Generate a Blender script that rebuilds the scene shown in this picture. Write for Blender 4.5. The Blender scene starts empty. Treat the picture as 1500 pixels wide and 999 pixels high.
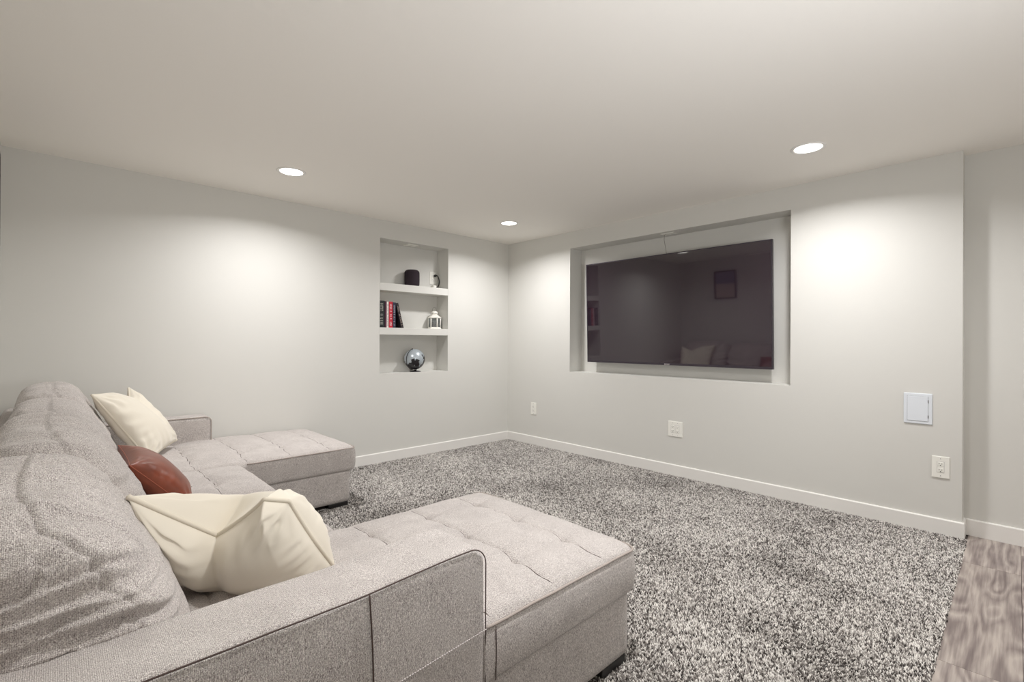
import bpy, bmesh, math, random
import numpy as np
from mathutils import Vector, Matrix, noise

random.seed(7)
rng = np.random.default_rng(7)
S = bpy.context.scene
COL = S.collection
PI = math.pi

# ------------------------------------------------------------------ camera
FPX, YAW, PIT, ROL, HC = 704.377, 0.761, 0.001, 0.005, 1.225
cd = bpy.data.cameras.new('camera')
cam = bpy.data.objects.new('camera', cd)
COL.objects.link(cam)
F = Vector((math.sin(YAW) * math.cos(PIT), math.cos(YAW) * math.cos(PIT), math.sin(PIT)))
R = Vector((math.cos(YAW), -math.sin(YAW), 0))
U = R.cross(F)
R2 = R * math.cos(ROL) + U * math.sin(ROL)
U2 = -R * math.sin(ROL) + U * math.cos(ROL)
cam.matrix_world = Matrix(((R2.x, U2.x, -F.x, 0), (R2.y, U2.y, -F.y, 0), (R2.z, U2.z, -F.z, HC), (0, 0, 0, 1)))
cd.sensor_fit = 'HORIZONTAL'
cd.sensor_width = 36
cd.lens = FPX / 1500 * 36
cd.clip_start = 0.02
S.camera = cam

# ------------------------------------------------------------------ world, lights, exposure
w = bpy.data.worlds.new('world')
S.world = w
w.use_nodes = True
w.node_tree.nodes['Background'].inputs[0].default_value = (0.9, 0.95, 1, 1)
w.node_tree.nodes['Background'].inputs[1].default_value = 0.3
S.view_settings.view_transform = 'Standard'
S.view_settings.look = 'None'
S.view_settings.exposure = 0.0
S.view_settings.gamma = 1.0
S.view_settings.use_curve_mapping = False
S.cycles.max_bounces = 14
S.cycles.diffuse_bounces = 10
S.cycles.glossy_bounces = 5
S.cycles.sample_clamp_indirect = 6

H = 2.44          # ceiling height
XL, XT, YS, YE = -0.245, 4.127, 4.403, 0.235   # left wall, tv wall, shelf wall, end of tv wall
XR = 4.255        # recessed wall beyond the tv wall
YF = -2.6         # wall behind the camera
LAMP_W = 20.0
LAMP_COL = (1.0, 0.985, 0.985)
LAMPS = [(1.232, 3.605), (3.378, 3.6), (3.397, 0.9), (1.24, 0.9), (3.397, -1.3)]

def area(name, loc, rot, sx, sy, energy, col):
    ld = bpy.data.lights.new(name, 'AREA')
    ld.shape = 'RECTANGLE'; ld.size = sx; ld.size_y = sy; ld.energy = energy; ld.color = col
    o = bpy.data.objects.new(name, ld)
    COL.objects.link(o)
    o.location = loc; o.rotation_euler = rot
    return o
# fill lights added behind the camera, standing in for daylight and a bounced flash
area('rear_fill', (2.0, YF + 0.05, 1.35), (math.radians(90), 0, 0), 3.4, 1.6, 2.0, (0.93, 0.97, 1.0))
bf = area('ceiling_fill', (0.9, -0.75, 1.20), (math.radians(180 - 50), 0, math.radians(-22)), 0.9, 0.6, 25.0, (0.95, 0.97, 1.0))
bf.data.spread = math.radians(140)

# ------------------------------------------------------------------ materials
def lin(c):
    return tuple(((v / 255) / 12.92 if v / 255 <= 0.04045 else ((v / 255 + 0.055) / 1.055) ** 2.4) for v in c) + (1,)

def mat(name, rgb, rough=0.6, metal=0.0, spec=0.5, **kw):
    m = bpy.data.materials.new(name)
    m.use_nodes = True
    b = m.node_tree.nodes['Principled BSDF']
    b.inputs['Base Color'].default_value = lin(rgb)
    b.inputs['Roughness'].default_value = rough
    b.inputs['Metallic'].default_value = metal
    b.inputs['Specular IOR Level'].default_value = spec
    for k, v in kw.items():
        b.inputs[k.replace('_', ' ')].default_value = v
    return m

def nd(m, t, **kw):
    n = m.node_tree.nodes.new(t)
    for k, v in kw.items():
        setattr(n, k, v)
    return n

def ln(m, a, b):
    m.node_tree.links.new(a, b)

def noise_tex(m, scale, detail=3, rough=0.6, coord=None, stretch=None, dist=0.0):
    tc = nd(m, 'ShaderNodeTexCoord')
    src = tc.outputs['Object']
    if stretch:
        mp = nd(m, 'ShaderNodeMapping')
        mp.inputs['Scale'].default_value = stretch
        ln(m, src, mp.inputs['Vector'])
        src = mp.outputs[0]
    n = nd(m, 'ShaderNodeTexNoise')
    n.inputs['Scale'].default_value = scale
    n.inputs['Detail'].default_value = detail
    n.inputs['Roughness'].default_value = rough
    n.inputs['Distortion'].default_value = dist
    ln(m, src, n.inputs['Vector'])
    return n

def ramp(m, src, stops):
    r = nd(m, 'ShaderNodeValToRGB')
    e = r.color_ramp.elements
    e[0].position, e[0].color = stops[0][0], lin(stops[0][1])
    e[1].position, e[1].color = stops[-1][0], lin(stops[-1][1])
    for p, c in stops[1:-1]:
        x = e.new(p)
        x.color = lin(c)
    ln(m, src, r.inputs[0])
    return r

def bump(m, src, strength, dist=0.01):
    b = nd(m, 'ShaderNodeBump')
    b.inputs['Strength'].default_value = strength
    b.inputs['Distance'].default_value = dist
    ln(m, src, b.inputs['Height'])
    ln(m, b.outputs[0], m.node_tree.nodes['Principled BSDF'].inputs['Normal'])
    return b

def bsdf(m):
    return m.node_tree.nodes['Principled BSDF']

M_wall = mat('wall_paint', (213, 212, 207), 0.6, spec=0.3)
n = noise_tex(M_wall, 140, 3)
bump(M_wall, n.outputs[0], 0.08, 0.002)
M_ceil = mat('ceiling_paint', (241, 238, 232), 0.85, spec=0.2)
n = noise_tex(M_ceil, 90, 3)
bump(M_ceil, n.outputs[0], 0.08, 0.002)
M_trim = mat('trim_paint', (232, 230, 226), 0.35)
M_plastic = mat('white_plastic', (238, 237, 230), 0.35)
M_panelw = mat('panel_white', (222, 227, 233), 0.4)
M_slot = mat('dark_slot', (50, 46, 44), 0.6)
M_hinge = mat('hinge_shadow_grey', (150, 152, 155), 0.5)
M_black = mat('black_plastic', (18, 17, 18), 0.45)
M_bezel = mat('tv_bezel', (74, 68, 76), 0.35, metal=0.6)
M_screen = mat('tv_screen', (44, 33, 42), 0.035, spec=0.5, IOR=1.75)
M_foot = mat('black_foot', (20, 18, 18), 0.4)
M_pile = bpy.data.materials.new('carpet_pile')

def fabric(name, dark, mid, light, scale=480, bs=0.45):
    m = mat(name, mid, 0.95, spec=0.12)
    bsdf(m).inputs['Sheen Weight'].default_value = 0.25
    bsdf(m).inputs['Sheen Roughness'].default_value = 0.5
    a = noise_tex(m, scale, 2, 0.7)
    b = noise_tex(m, scale, 2, 0.7, stretch=(1, 1, 0.35))
    big = noise_tex(m, 9, 3)
    ad = nd(m, 'ShaderNodeMath', operation='ADD')
    ln(m, a.outputs[0], ad.inputs[0]); ln(m, b.outputs[0], ad.inputs[1])
    mu = nd(m, 'ShaderNodeMath', operation='MULTIPLY_ADD')
    ln(m, big.outputs[0], mu.inputs[0]); mu.inputs[1].default_value = 0.16
    ln(m, ad.outputs[0], mu.inputs[2])
    mv = nd(m, 'ShaderNodeMath', operation='MULTIPLY'); mv.inputs[1].default_value = 0.48
    ln(m, mu.outputs[0], mv.inputs[0])
    r = ramp(m, mv.outputs[0], [(0.37, dark), (0.5, mid), (0.64, light)])
    ln(m, r.outputs[0], bsdf(m).inputs['Base Color'])
    # threads: two crossed fine waves
    tc = nd(m, 'ShaderNodeTexCoord')
    hs = []
    for d in ('X', 'Z'):
        wv = nd(m, 'ShaderNodeTexWave', wave_type='BANDS', bands_direction=d)
        wv.inputs['Scale'].default_value = 110
        wv.inputs['Distortion'].default_value = 1.5
        wv.inputs['Detail'].default_value = 1
        ln(m, tc.outputs['Object'], wv.inputs['Vector'])
        hs.append(wv.outputs[1])
    s1 = nd(m, 'ShaderNodeMath', operation='ADD'); ln(m, hs[0], s1.inputs[0]); ln(m, hs[1], s1.inputs[1])
    s2 = nd(m, 'ShaderNodeMath', operation='MULTIPLY_ADD'); ln(m, ad.outputs[0], s2.inputs[0]); s2.inputs[1].default_value = 2.0
    ln(m, s1.outputs[0], s2.inputs[2])
    bump(m, s2.outputs[0], bs, 0.0016)
    return m

M_fab = fabric('heathered_upholstery', (112, 103, 101), (182, 175, 171), (236, 230, 225))
M_seam = mat('seam_shade', (88, 76, 72), 0.9, spec=0.1)  # dark tone puts the shadow of the seam gaps into the colour
M_piping = mat('upholstery_piping', (170, 160, 153), 0.95, spec=0.1)
M_stitch = mat('light_stitching', (206, 199, 197), 0.9, spec=0.1)
M_cream = mat('cream_velvet', (224, 217, 202), 0.7, spec=0.2)
bsdf(M_cream).inputs['Sheen Weight'].default_value = 0.35
n = noise_tex(M_cream, 500, 2)
bump(M_cream, n.outputs[0], 0.15, 0.001)
M_creamp = mat('cream_piping', (214, 206, 190), 0.7, spec=0.2)
M_leath = mat('cognac_leather', (124, 58, 36), 0.36, spec=0.5)
n = noise_tex(M_leath, 260, 4)
bump(M_leath, n.outputs[0], 0.12, 0.0015)
n = noise_tex(M_leath, 10, 3)
r = ramp(M_leath, n.outputs[0], [(0.3, (108, 52, 33)), (0.7, (134, 66, 43))])
ln(M_leath, r.outputs[0], bsdf(M_leath).inputs['Base Color'])
M_leseam = mat('leather_seam', (156, 84, 62), 0.5)
M_tag = mat('white_tag', (240, 238, 234), 0.7)
M_lamp = mat('lamp_lens', (255, 255, 250), 0.5)
bsdf(M_lamp).inputs['Emission Color'].default_value = (1, 0.97, 0.9, 1)
bsdf(M_lamp).inputs['Emission Strength'].default_value = 6.0

def m_pile():
    m = M_pile
    m.use_nodes = True
    b = bsdf(m)
    b.inputs['Roughness'].default_value = 1.0
    b.inputs['Specular IOR Level'].default_value = 0.1
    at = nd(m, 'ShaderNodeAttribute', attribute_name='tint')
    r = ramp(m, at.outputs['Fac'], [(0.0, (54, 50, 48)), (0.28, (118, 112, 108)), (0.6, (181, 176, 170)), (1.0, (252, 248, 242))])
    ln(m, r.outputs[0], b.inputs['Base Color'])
m_pile()
M_backing = mat('carpet_backing', (104, 98, 94), 1.0, spec=0.05)

def m_wood(name, tone):
    m = mat(name, (150, 132, 120), 0.42, spec=0.35)
    tc = nd(m, 'ShaderNodeTexCoord')
    mp = nd(m, 'ShaderNodeMapping')
    mp.inputs['Scale'].default_value = (1.0, 4.2, 1)
    mp.inputs['Location'].default_value = (tone * 3.7, tone * 1.3, 0)
    ln(m, tc.outputs['Object'], mp.inputs[0])
    n1 = nd(m, 'ShaderNodeTexNoise')
    n1.inputs['Scale'].default_value = 1.5; n1.inputs['Detail'].default_value = 1.5; n1.inputs['Distortion'].default_value = 0.3
    ln(m, mp.outputs[0], n1.inputs['Vector'])
    # contour lines of the noise = cathedral grain
    mu = nd(m, 'ShaderNodeMath', operation='MULTIPLY'); mu.inputs[1].default_value = 17
    ln(m, n1.outputs[0], mu.inputs[0])
    fr = nd(m, 'ShaderNodeMath', operation='PINGPONG'); fr.inputs[1].default_value = 1.0
    ln(m, mu.outputs[0], fr.inputs[0])
    n2 = nd(m, 'ShaderNodeTexNoise')
    n2.inputs['Scale'].default_value = 60; n2.inputs['Detail'].default_value = 3
    mp2 = nd(m, 'ShaderNodeMapping'); mp2.inputs['Scale'].default_value = (0.08, 1.6, 1)
    ln(m, tc.outputs['Object'], mp2.inputs[0]); ln(m, mp2.outputs[0], n2.inputs['Vector'])
    a = nd(m, 'ShaderNodeMath', operation='MULTIPLY_ADD'); a.inputs[1].default_value = 0.46
    ln(m, fr.outputs[0], a.inputs[0]); ln(m, n2.outputs[0], a.inputs[2])
    n3 = nd(m, 'ShaderNodeTexNoise'); n3.inputs['Scale'].default_value = 4
    ln(m, mp.outputs[0], n3.inputs['Vector'])
    a2 = nd(m, 'ShaderNodeMath', operation='ADD'); ln(m, a.outputs[0], a2.inputs[0]); ln(m, n3.outputs[0], a2.inputs[1])
    d = int(tone * 10) - 4
    r = ramp(m, a2.outputs[0], [(0.25, (84, 72, 72)), (0.6, (128 + d, 117 + d, 113 + d)), (0.95, (176 + d, 166 + d, 158 + d))])
    mv = nd(m, 'ShaderNodeMath', operation='MULTIPLY'); mv.inputs[1].default_value = 0.585
    ln(m, a2.outputs[0], mv.inputs[0]); ln(m, mv.outputs[0], r.inputs[0])
    ln(m, r.outputs[0], bsdf(m).inputs['Base Color'])
    bump(m, a.outputs[0], 0.1, 0.001)
    return m
M_woods = [m_wood('weathered_oak_vinyl', 0.1), m_wood('pale_oak_vinyl', 1.0), m_wood('grey_oak_vinyl', 0.55)]

# ------------------------------------------------------------------ object helpers
def link(name, me, m=None, parent=None, smooth=True):
    if m is not None:
        for mm in (m if isinstance(m, (list, tuple)) else [m]):
            me.materials.append(mm)
    if smooth:
        me.polygons.foreach_set('use_smooth', [True] * len(me.polygons))
    o = bpy.data.objects.new(name, me)
    COL.objects.link(o)
    if parent is not None:
        o.parent = parent
        pm = Matrix.Translation(-world_loc(parent))
        me.transform(pm)          # meshes are authored in world coordinates
    return o

def world_loc(o):
    v = Vector((0, 0, 0))
    while o is not None:
        v += Vector(o.location)
        o = o.parent
    return v

def thing(name, label, cat, loc=(0, 0, 0), group=None):
    o = bpy.data.objects.new(name, None)
    COL.objects.link(o)
    o.location = loc
    o.empty_display_size = 0.1
    o['label'] = label
    o['category'] = cat
    if group:
        o['group'] = group
    return o

def tag(o, label, cat, group=None, kind=None):
    o['label'] = label
    o['category'] = cat
    if group: o['group'] = group
    if kind: o['kind'] = kind
    return o

def from_bm(bm, name='mesh'):
    me = bpy.data.meshes.new(name)
    bmesh.ops.recalc_face_normals(bm, faces=bm.faces)
    bm.to_mesh(me)
    bm.free()
    return me

def bx(bm, x0, x1, y0, y1, z0, z1, bev=0.0, seg=2):
    r = bmesh.ops.create_cube(bm, size=1, matrix=Matrix.Translation(((x0 + x1) / 2, (y0 + y1) / 2, (z0 + z1) / 2)) @ Matrix.Diagonal((x1 - x0, y1 - y0, z1 - z0, 1)))
    if bev:
        es = list({e for v in r['verts'] for e in v.link_edges})
        bmesh.ops.bevel(bm, geom=es, offset=bev, segments=seg, affect='EDGES', profile=0.5)

def box(name, m, x0, x1, y0, y1, z0, z1, bev=0.0, parent=None, smooth=False):
    bm = bmesh.new()
    bx(bm, x0, x1, y0, y1, z0, z1, bev)
    return link(name, from_bm(bm, name), m, parent, smooth)

def boxes(name, m, L, parent=None, bev=0.0):
    bm = bmesh.new()
    for b in L:
        bx(bm, *b, bev)
    return link(name, from_bm(bm, name), m, parent, False)

def lathe(bm, prof, c=(0, 0, 0), axis='z', seg=32, mtx=None):
    rings = []
    for (r, h) in prof:
        ring = []
        for k in range(seg):
            a = 2 * PI * k / seg
            p = Vector((r * math.cos(a), r * math.sin(a), h))
            if axis == 'x': p = Vector((h, p.x, p.y))
            if axis == 'y': p = Vector((p.x, h, p.y))
            if mtx is not None: p = mtx @ p
            ring.append(bm.verts.new(p + Vector(c)))
        rings.append(ring)
    for a, b in zip(rings[:-1], rings[1:]):
        for k in range(seg):
            bm.faces.new((a[k], a[(k + 1) % seg], b[(k + 1) % seg], b[k]))
    bm.faces.new(rings[0][::-1])
    bm.faces.new(rings[-1])

def tube(bm, pts, r, seg=6, closed=False):
    pts = [Vector(p) for p in pts]
    n = len(pts)
    rings = []
    up = Vector((0, 0, 1))
    prev = None
    for i in range(n):
        t = (pts[(i + 1) % n] - pts[i - 1]) if closed else (pts[min(i + 1, n - 1)] - pts[max(i - 1, 0)])
        t.normalize()
        if prev is None:
            a = t.cross(up)
            if a.length < 1e-3: a = t.cross(Vector((1, 0, 0)))
            a.normalize()
        else:
            a = prev - t * prev.dot(t)
            if a.length < 1e-5: a = t.orthogonal()
            a.normalize()
        prev = a
        b = t.cross(a)
        rings.append([bm.verts.new(pts[i] + (a * math.cos(2 * PI * k / seg) + b * math.sin(2 * PI * k / seg)) * r) for k in range(seg)])
    m = n if closed else n - 1
    for i in range(m):
        A, B = rings[i], rings[(i + 1) % n]
        for k in range(seg):
            bm.faces.new((A[k], A[(k + 1) % seg], B[(k + 1) % seg], B[k]))
    if not closed:
        bm.faces.new(rings[0][::-1]); bm.faces.new(rings[-1])

def rect_ring(bm, axis, d0, d1, a0, a1, b0, b1, w0, w1=None, wb0=None, wb1=None):
    # solid rectangular frame; axis 'x': depth d along x, a along y, b along z. widths: w0 a-low, w1 a-high, wb0 b-low, wb1 b-high
    w1 = w0 if w1 is None else w1; wb0 = w0 if wb0 is None else wb0; wb1 = w0 if wb1 is None else wb1
    o = [(a0, b0), (a1, b0), (a1, b1), (a0, b1)]
    i = [(a0 + w0, b0 + wb0), (a1 - w1, b0 + wb0), (a1 - w1, b1 - wb1), (a0 + w0, b1 - wb1)]
    vs = [[bm.verts.new((d, p[0], p[1])) for p in L] for d in (d0, d1) for L in (o, i)]
    O0, I0, O1, I1 = vs
    for k in range(4):
        j = (k + 1) % 4
        bm.faces.new((O0[k], O0[j], I0[j], I0[k])); bm.faces.new((O1[k], I1[k], I1[j], O1[j]))
        bm.faces.new((O0[k], O1[k], O1[j], O0[j])); bm.faces.new((I0[k], I0[j], I1[j], I1[k]))

def tube_obj(name, m, pts, r, parent=None, closed=False, seg=6):
    bm = bmesh.new()
    tube(bm, pts, r, seg, closed)
    return link(name, from_bm(bm, name), m, parent)

def struct(o):
    o['kind'] = 'structure'
    return o

# ------------------------------------------------------------------ room shell
# tv niche: y 1.209..3.408, z .894..2.256, back x 4.33 ; shelf niche: x 2.361..3.199, z .893..2.26, back y 4.62
struct(boxes('wall_right', M_wall, [
    (XT, 4.45, 3.408, 4.75, 0, H), (XT, 4.45, YE, 1.209, 0, H),
    (XT, 4.45, 1.209, 3.408, 2.256, H), (XT, 4.45, 1.209, 3.408, 0, 0.894),
    (4.33, 4.45, 1.209, 3.408, 0.894, 2.256)]))
struct(boxes('wall_back', M_wall, [
    (-0.4, 2.361, YS, 4.88, 0, H), (3.199, XT, YS, 4.88, 0, H),
    (2.361, 3.199, YS, 4.88, 2.26, H), (2.361, 3.199, YS, 4.88, 0, 0.893),
    (2.361, 3.199, 4.62, 4.88, 0.893, 2.26)]))
struct(box('wall_left', M_wall, -0.4, XL, YF - 0.15, YS, 0, H))
struct(box('wall_recess', M_wall, XR, 4.45, YF - 0.15, YE, 0, H))
struct(box('wall_front', M_wall, XL, XR, YF - 0.15, YF, 0, H))
struct(box('ceiling', M_ceil, -0.4, 4.45, YF - 0.15, 4.88, H, H + 0.1))
floor = struct(box('floor', M_backing, -0.4, 4.45, YF - 0.15, 4.88, -0.1, -0.006))

for i, (z0, z1) in enumerate([(1.736, 1.812), (1.288, 1.360)]):
    o = box('niche_shelf', M_wall, 2.3612, 3.1988, YS, 4.6195, z0, z1, 0.002)
    tag(o, ['painted upper shelf board in the wall niche, under the black speaker',
            'painted lower shelf board in the wall niche, under books and lantern'][i], 'shelf', 'niche shelf boards')

def baseboard(name, pts, parent=None):
    # pts: polyline on the wall foot; board stands to the LEFT of travel
    bm = bmesh.new()
    t = 0.013
    prof = [(0, 0), (t, 0), (t, 0.098), (t - 0.003, 0.103), (0, 0.104)]
    P = [Vector((p[0], p[1], 0)) for p in pts]
    nrm = []
    for i in range(len(P)):
        ns = []
        if i > 0:
            d = (P[i] - P[i - 1]).normalized(); ns.append(Vector((-d.y, d.x, 0)))
        if i < len(P) - 1:
            d = (P[i + 1] - P[i]).normalized(); ns.append(Vector((-d.y, d.x, 0)))
        if len(ns) == 2:
            s = ns[0] + ns[1]
            s = s / s.dot(ns[0])
        else:
            s = ns[0]
        nrm.append(s)
    rings = [[bm.verts.new(P[i] + nrm[i] * a + Vector((0, 0, b))) for a, b in prof] for i in range(len(P))]
    for a, b in zip(rings[:-1], rings[1:]):
        for k in range(len(prof)):
            j = (k + 1) % len(prof)
            bm.faces.new((a[k], a[j], b[j], b[k]))
    bm.faces.new(rings[0]); bm.faces.new(rings[-1][::-1])
    return struct(link(name, from_bm(bm, name), M_trim, parent, False))

baseboard('baseboard_back', [(XT - 0.0131, YS), (XL, YS)][::1] if False else [(XL + 0.0131, YS), (XT, YS)][::-1])
baseboard('baseboard_right', [(XR, YE), (XT, YE), (XT, YS - 0.0131)])
baseboard('baseboard_recess', [(XR, YF), (XR, YE - 0.0131)])
baseboard('baseboard_left', [(XL, YS), (XL, YF)])

# ------------------------------------------------------------------ wood plank floor (beyond the carpet edge)
CE = 0.212   # carpet edge
k = 0
for row in range(5):
    y1 = CE if row == 0 else -0.020 - (row - 1) * 0.232
    y0 = -0.020 - row * 0.232 + 0.0
    joints = [[0.05, 1.27, 2.49, 3.71, XR], [0.4, 1.62, 2.84, 4.06, XR], [-0.24, 0.9, 2.12, 3.34, XR], [-0.24, 0.55, 1.77, 2.99, 4.21, XR][1:], [0.1, 1.32, 2.54, 3.76, XR]][row]
    joints = [XL] + [j for j in joints if j > XL + 0.03]
    for a, b in zip(joints[:-1], joints[1:]):
        o = box('plank', M_woods[[1, 0, 2][k % 3] if not (row == 0 and a > 3) else 1], a + 0.0006, b - 0.0006, y0 + 0.0006, y1 - 0.0006, -0.006, 0.0, 0.001, floor)
        if row == 0 and 2 < a < 3: o.data.materials[0] = M_woods[0]
        k += 1
o = box('plank', M_woods[2], XL, XR, YF, -0.020 - 4 * 0.232, -0.006, 0.0, 0.001, floor)

# ------------------------------------------------------------------ carpet
def carpet():
    x0, x1, y0, y1 = XL + 0.02, XT - 0.008, CE, YS - 0.008
    sp = 0.0057
    gx, gy = np.meshgrid(np.arange(x0, x1, sp), np.arange(y0, y1, sp), indexing='ij')
    px = gx.ravel() + rng.uniform(-.5, .5, gx.size) * sp
    py = gy.ravel() + rng.uniform(-.5, .5, gx.size) * sp
    edge_jit = rng.uniform(-0.004, 0.004, px.size)
    keep = ~((px < 1.55) & (py > 1.06) & (py < 1.93)) & ~((px < 1.55) & (py > 3.46)) & ~((px < 0.80) & (py > 1.06))
    keep &= ~((px < 0.9) & (py < 1.0))
    keep &= (py + edge_jit > y0) & (px < x1) & (py < y1)
    px, py = px[keep], py[keep]
    n = px.size
    # low frequency lay of the pile (brushed patches)
    q = 0.05
    nx, ny = int((x1 - x0) / q) + 3, int((y1 - y0) / q) + 3
    lay = np.array([[noise.noise(Vector((i * q * 2.1, j * q * 1.6, 3.3))) + 0.5 * noise.noise(Vector((i * q * 6, j * q * 5, 9))) for j in range(ny)] for i in range(nx)])
    fx, fy = (px - x0) / q, (py - y0) / q
    ix, iy = fx.astype(int), fy.astype(int)
    tx, ty = fx - ix, fy - iy
    L = lay[ix, iy] * (1 - tx) * (1 - ty) + lay[ix + 1, iy] * tx * (1 - ty) + lay[ix, iy + 1] * (1 - tx) * ty + lay[ix + 1, iy + 1] * tx * ty
    hgt = rng.uniform(0.007, 0.012, n)
    ang = rng.uniform(0, 2 * PI, n)
    lean = rng.uniform(0, 0.008, n)
    tipx = px + np.cos(ang) * lean + L * 0.007
    tipy = py + np.sin(ang) * lean + L * 0.004
    rad = rng.uniform(0.0036, 0.0052, n)
    V = np.zeros((n, 4, 3), np.float32)
    for k in range(3):
        a = ang + k * 2 * PI / 3
        V[:, k, 0] = px + np.cos(a) * rad
        V[:, k, 1] = py + np.sin(a) * rad
        V[:, k, 2] = 0.0
    V[:, 3, 0] = tipx; V[:, 3, 1] = tipy; V[:, 3, 2] = hgt
    # tint: clustered speckle + own random + lay
    cg = 0.0075
    tab = rng.random((4096,))
    ci = (np.floor(px / cg).astype(np.int64) * 73856093 ^ np.floor(py / cg).astype(np.int64) * 19349663) & 4095
    cg2 = 0.016
    cj = (np.floor(px / cg2).astype(np.int64) * 83492791 ^ np.floor(py / cg2 + .3).astype(np.int64) * 2971215) & 4095
    t = 0.45 * tab[ci] + 0.45 * rng.random(n) + 0.10 * tab[cj]
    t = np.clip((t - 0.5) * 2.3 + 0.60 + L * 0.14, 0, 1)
    base = np.arange(n)[:, None] * 4
    tris = np.concatenate([base + [0, 1, 3], base + [1, 2, 3], base + [2, 0, 3]], axis=1).reshape(-1)
    me = bpy.data.meshes.new('carpet')
    me.vertices.add(n * 4); me.vertices.foreach_set('co', V.ravel())
    nf = n * 3
    me.loops.add(nf * 3); me.loops.foreach_set('vertex_index', tris.astype(np.int32))
    me.polygons.add(nf); me.polygons.foreach_set('loop_start', np.arange(nf, dtype=np.int32) * 3)
    me.update(calc_edges=True)
    at = me.attributes.new('tint', 'FLOAT', 'POINT')
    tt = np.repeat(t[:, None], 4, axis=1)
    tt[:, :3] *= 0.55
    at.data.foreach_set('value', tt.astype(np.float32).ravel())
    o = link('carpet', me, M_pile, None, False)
    tag(o, 'speckled grey cut pile carpet covering the floor around the sofa', 'carpet', kind='stuff')
    bk = box('carpet_backing', M_backing, XL + 0.014, XT - 0.013, CE, YS - 0.013, -0.006, 0.0005, 0, o)
    return o
carpet()

# ------------------------------------------------------------------ soft mesh helpers
def lattice_box(x0, x1, y0, y1, z0, z1, res):
    """surface lattice of a box with shared vertices -> V (n,3), faces list (m,4), params (n,3) in -1..1"""
    nx, ny, nz = [max(2, int(round(d / res))) for d in (x1 - x0, y1 - y0, z1 - z0)]
    idx = {}
    I, J, K = np.meshgrid(np.arange(nx + 1), np.arange(ny + 1), np.arange(nz + 1), indexing='ij')
    mask = (I == 0) | (I == nx) | (J == 0) | (J == ny) | (K == 0) | (K == nz)
    ids = -np.ones(mask.shape, np.int64)
    ids[mask] = np.arange(mask.sum())
    P = np.stack([I[mask] / nx, J[mask] / ny, K[mask] / nz], 1) * 2 - 1
    fs = []
    def quad(a, b, c, d, flip):
        q = np.stack([a.ravel(), b.ravel(), c.ravel(), d.ravel()], 1)
        fs.append(q[:, ::-1] if flip else q)
    for k, fl in ((0, True), (nz, False)):
        A = ids[:, :, k]; quad(A[:-1, :-1], A[1:, :-1], A[1:, 1:], A[:-1, 1:], fl)
    for j, fl in ((0, False), (ny, True)):
        A = ids[:, j, :]; quad(A[:-1, :-1], A[1:, :-1], A[1:, 1:], A[:-1, 1:], fl)
    for i, fl in ((0, True), (nx, False)):
        A = ids[i, :, :]; quad(A[:-1, :-1], A[1:, :-1], A[1:, 1:], A[:-1, 1:], fl)
    Fc = np.concatenate(fs)
    V = (P + 1) / 2 * np.array([x1 - x0, y1 - y0, z1 - z0]) + np.array([x0, y0, z0])
    return V, Fc, P

def np_mesh(name, V, Fc):
    me = bpy.data.meshes.new(name)
    me.vertices.add(len(V)); me.vertices.foreach_set('co', V.astype(np.float32).ravel())
    m = len(Fc); k = Fc.shape[1]
    me.loops.add(m * k); me.loops.foreach_set('vertex_index', Fc.astype(np.int32).ravel())
    me.polygons.add(m); me.polygons.foreach_set('loop_start', np.arange(m, dtype=np.int32) * k)
    me.update(calc_edges=True)
    me.validate()
    return me

def rounded(V, lo, hi, r):
    lo, hi = np.array(lo), np.array(hi)
    C = np.clip(V, lo + r, hi - r)
    D = V - C
    L = np.linalg.norm(D, axis=1, keepdims=True)
    # pushes the lattice corner onto a sphere of radius r
    m = np.max(np.abs(D), axis=1, keepdims=True)
    out = C + np.where(L > 1e-9, D / np.maximum(L, 1e-9) * m, 0)
    return out

def nz3(V, sc, seed=0.0, oct=1):
    out = np.empty(len(V))
    sx, sy, sz = sc
    for i, (x, y, z) in enumerate(V):
        v = Vector((x * sx + seed, y * sy + seed * 1.7, z * sz - seed))
        out[i] = noise.noise(v) if oct == 1 else noise.fractal(v, 1.0, 2.0, oct)
    return out

# ------------------------------------------------------------------ sectional sofa
SOFA_LABEL = 'light heathered grey U-shaped sectional sofa with two tufted chaises along the left wall'
sofa = thing('sectional_sofa', SOFA_LABEL, 'sofa', (0.7, 2.7, 0))
XTUFT = [1.44, 1.17, 0.90, 0.615, 0.335, 0.06]

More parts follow.
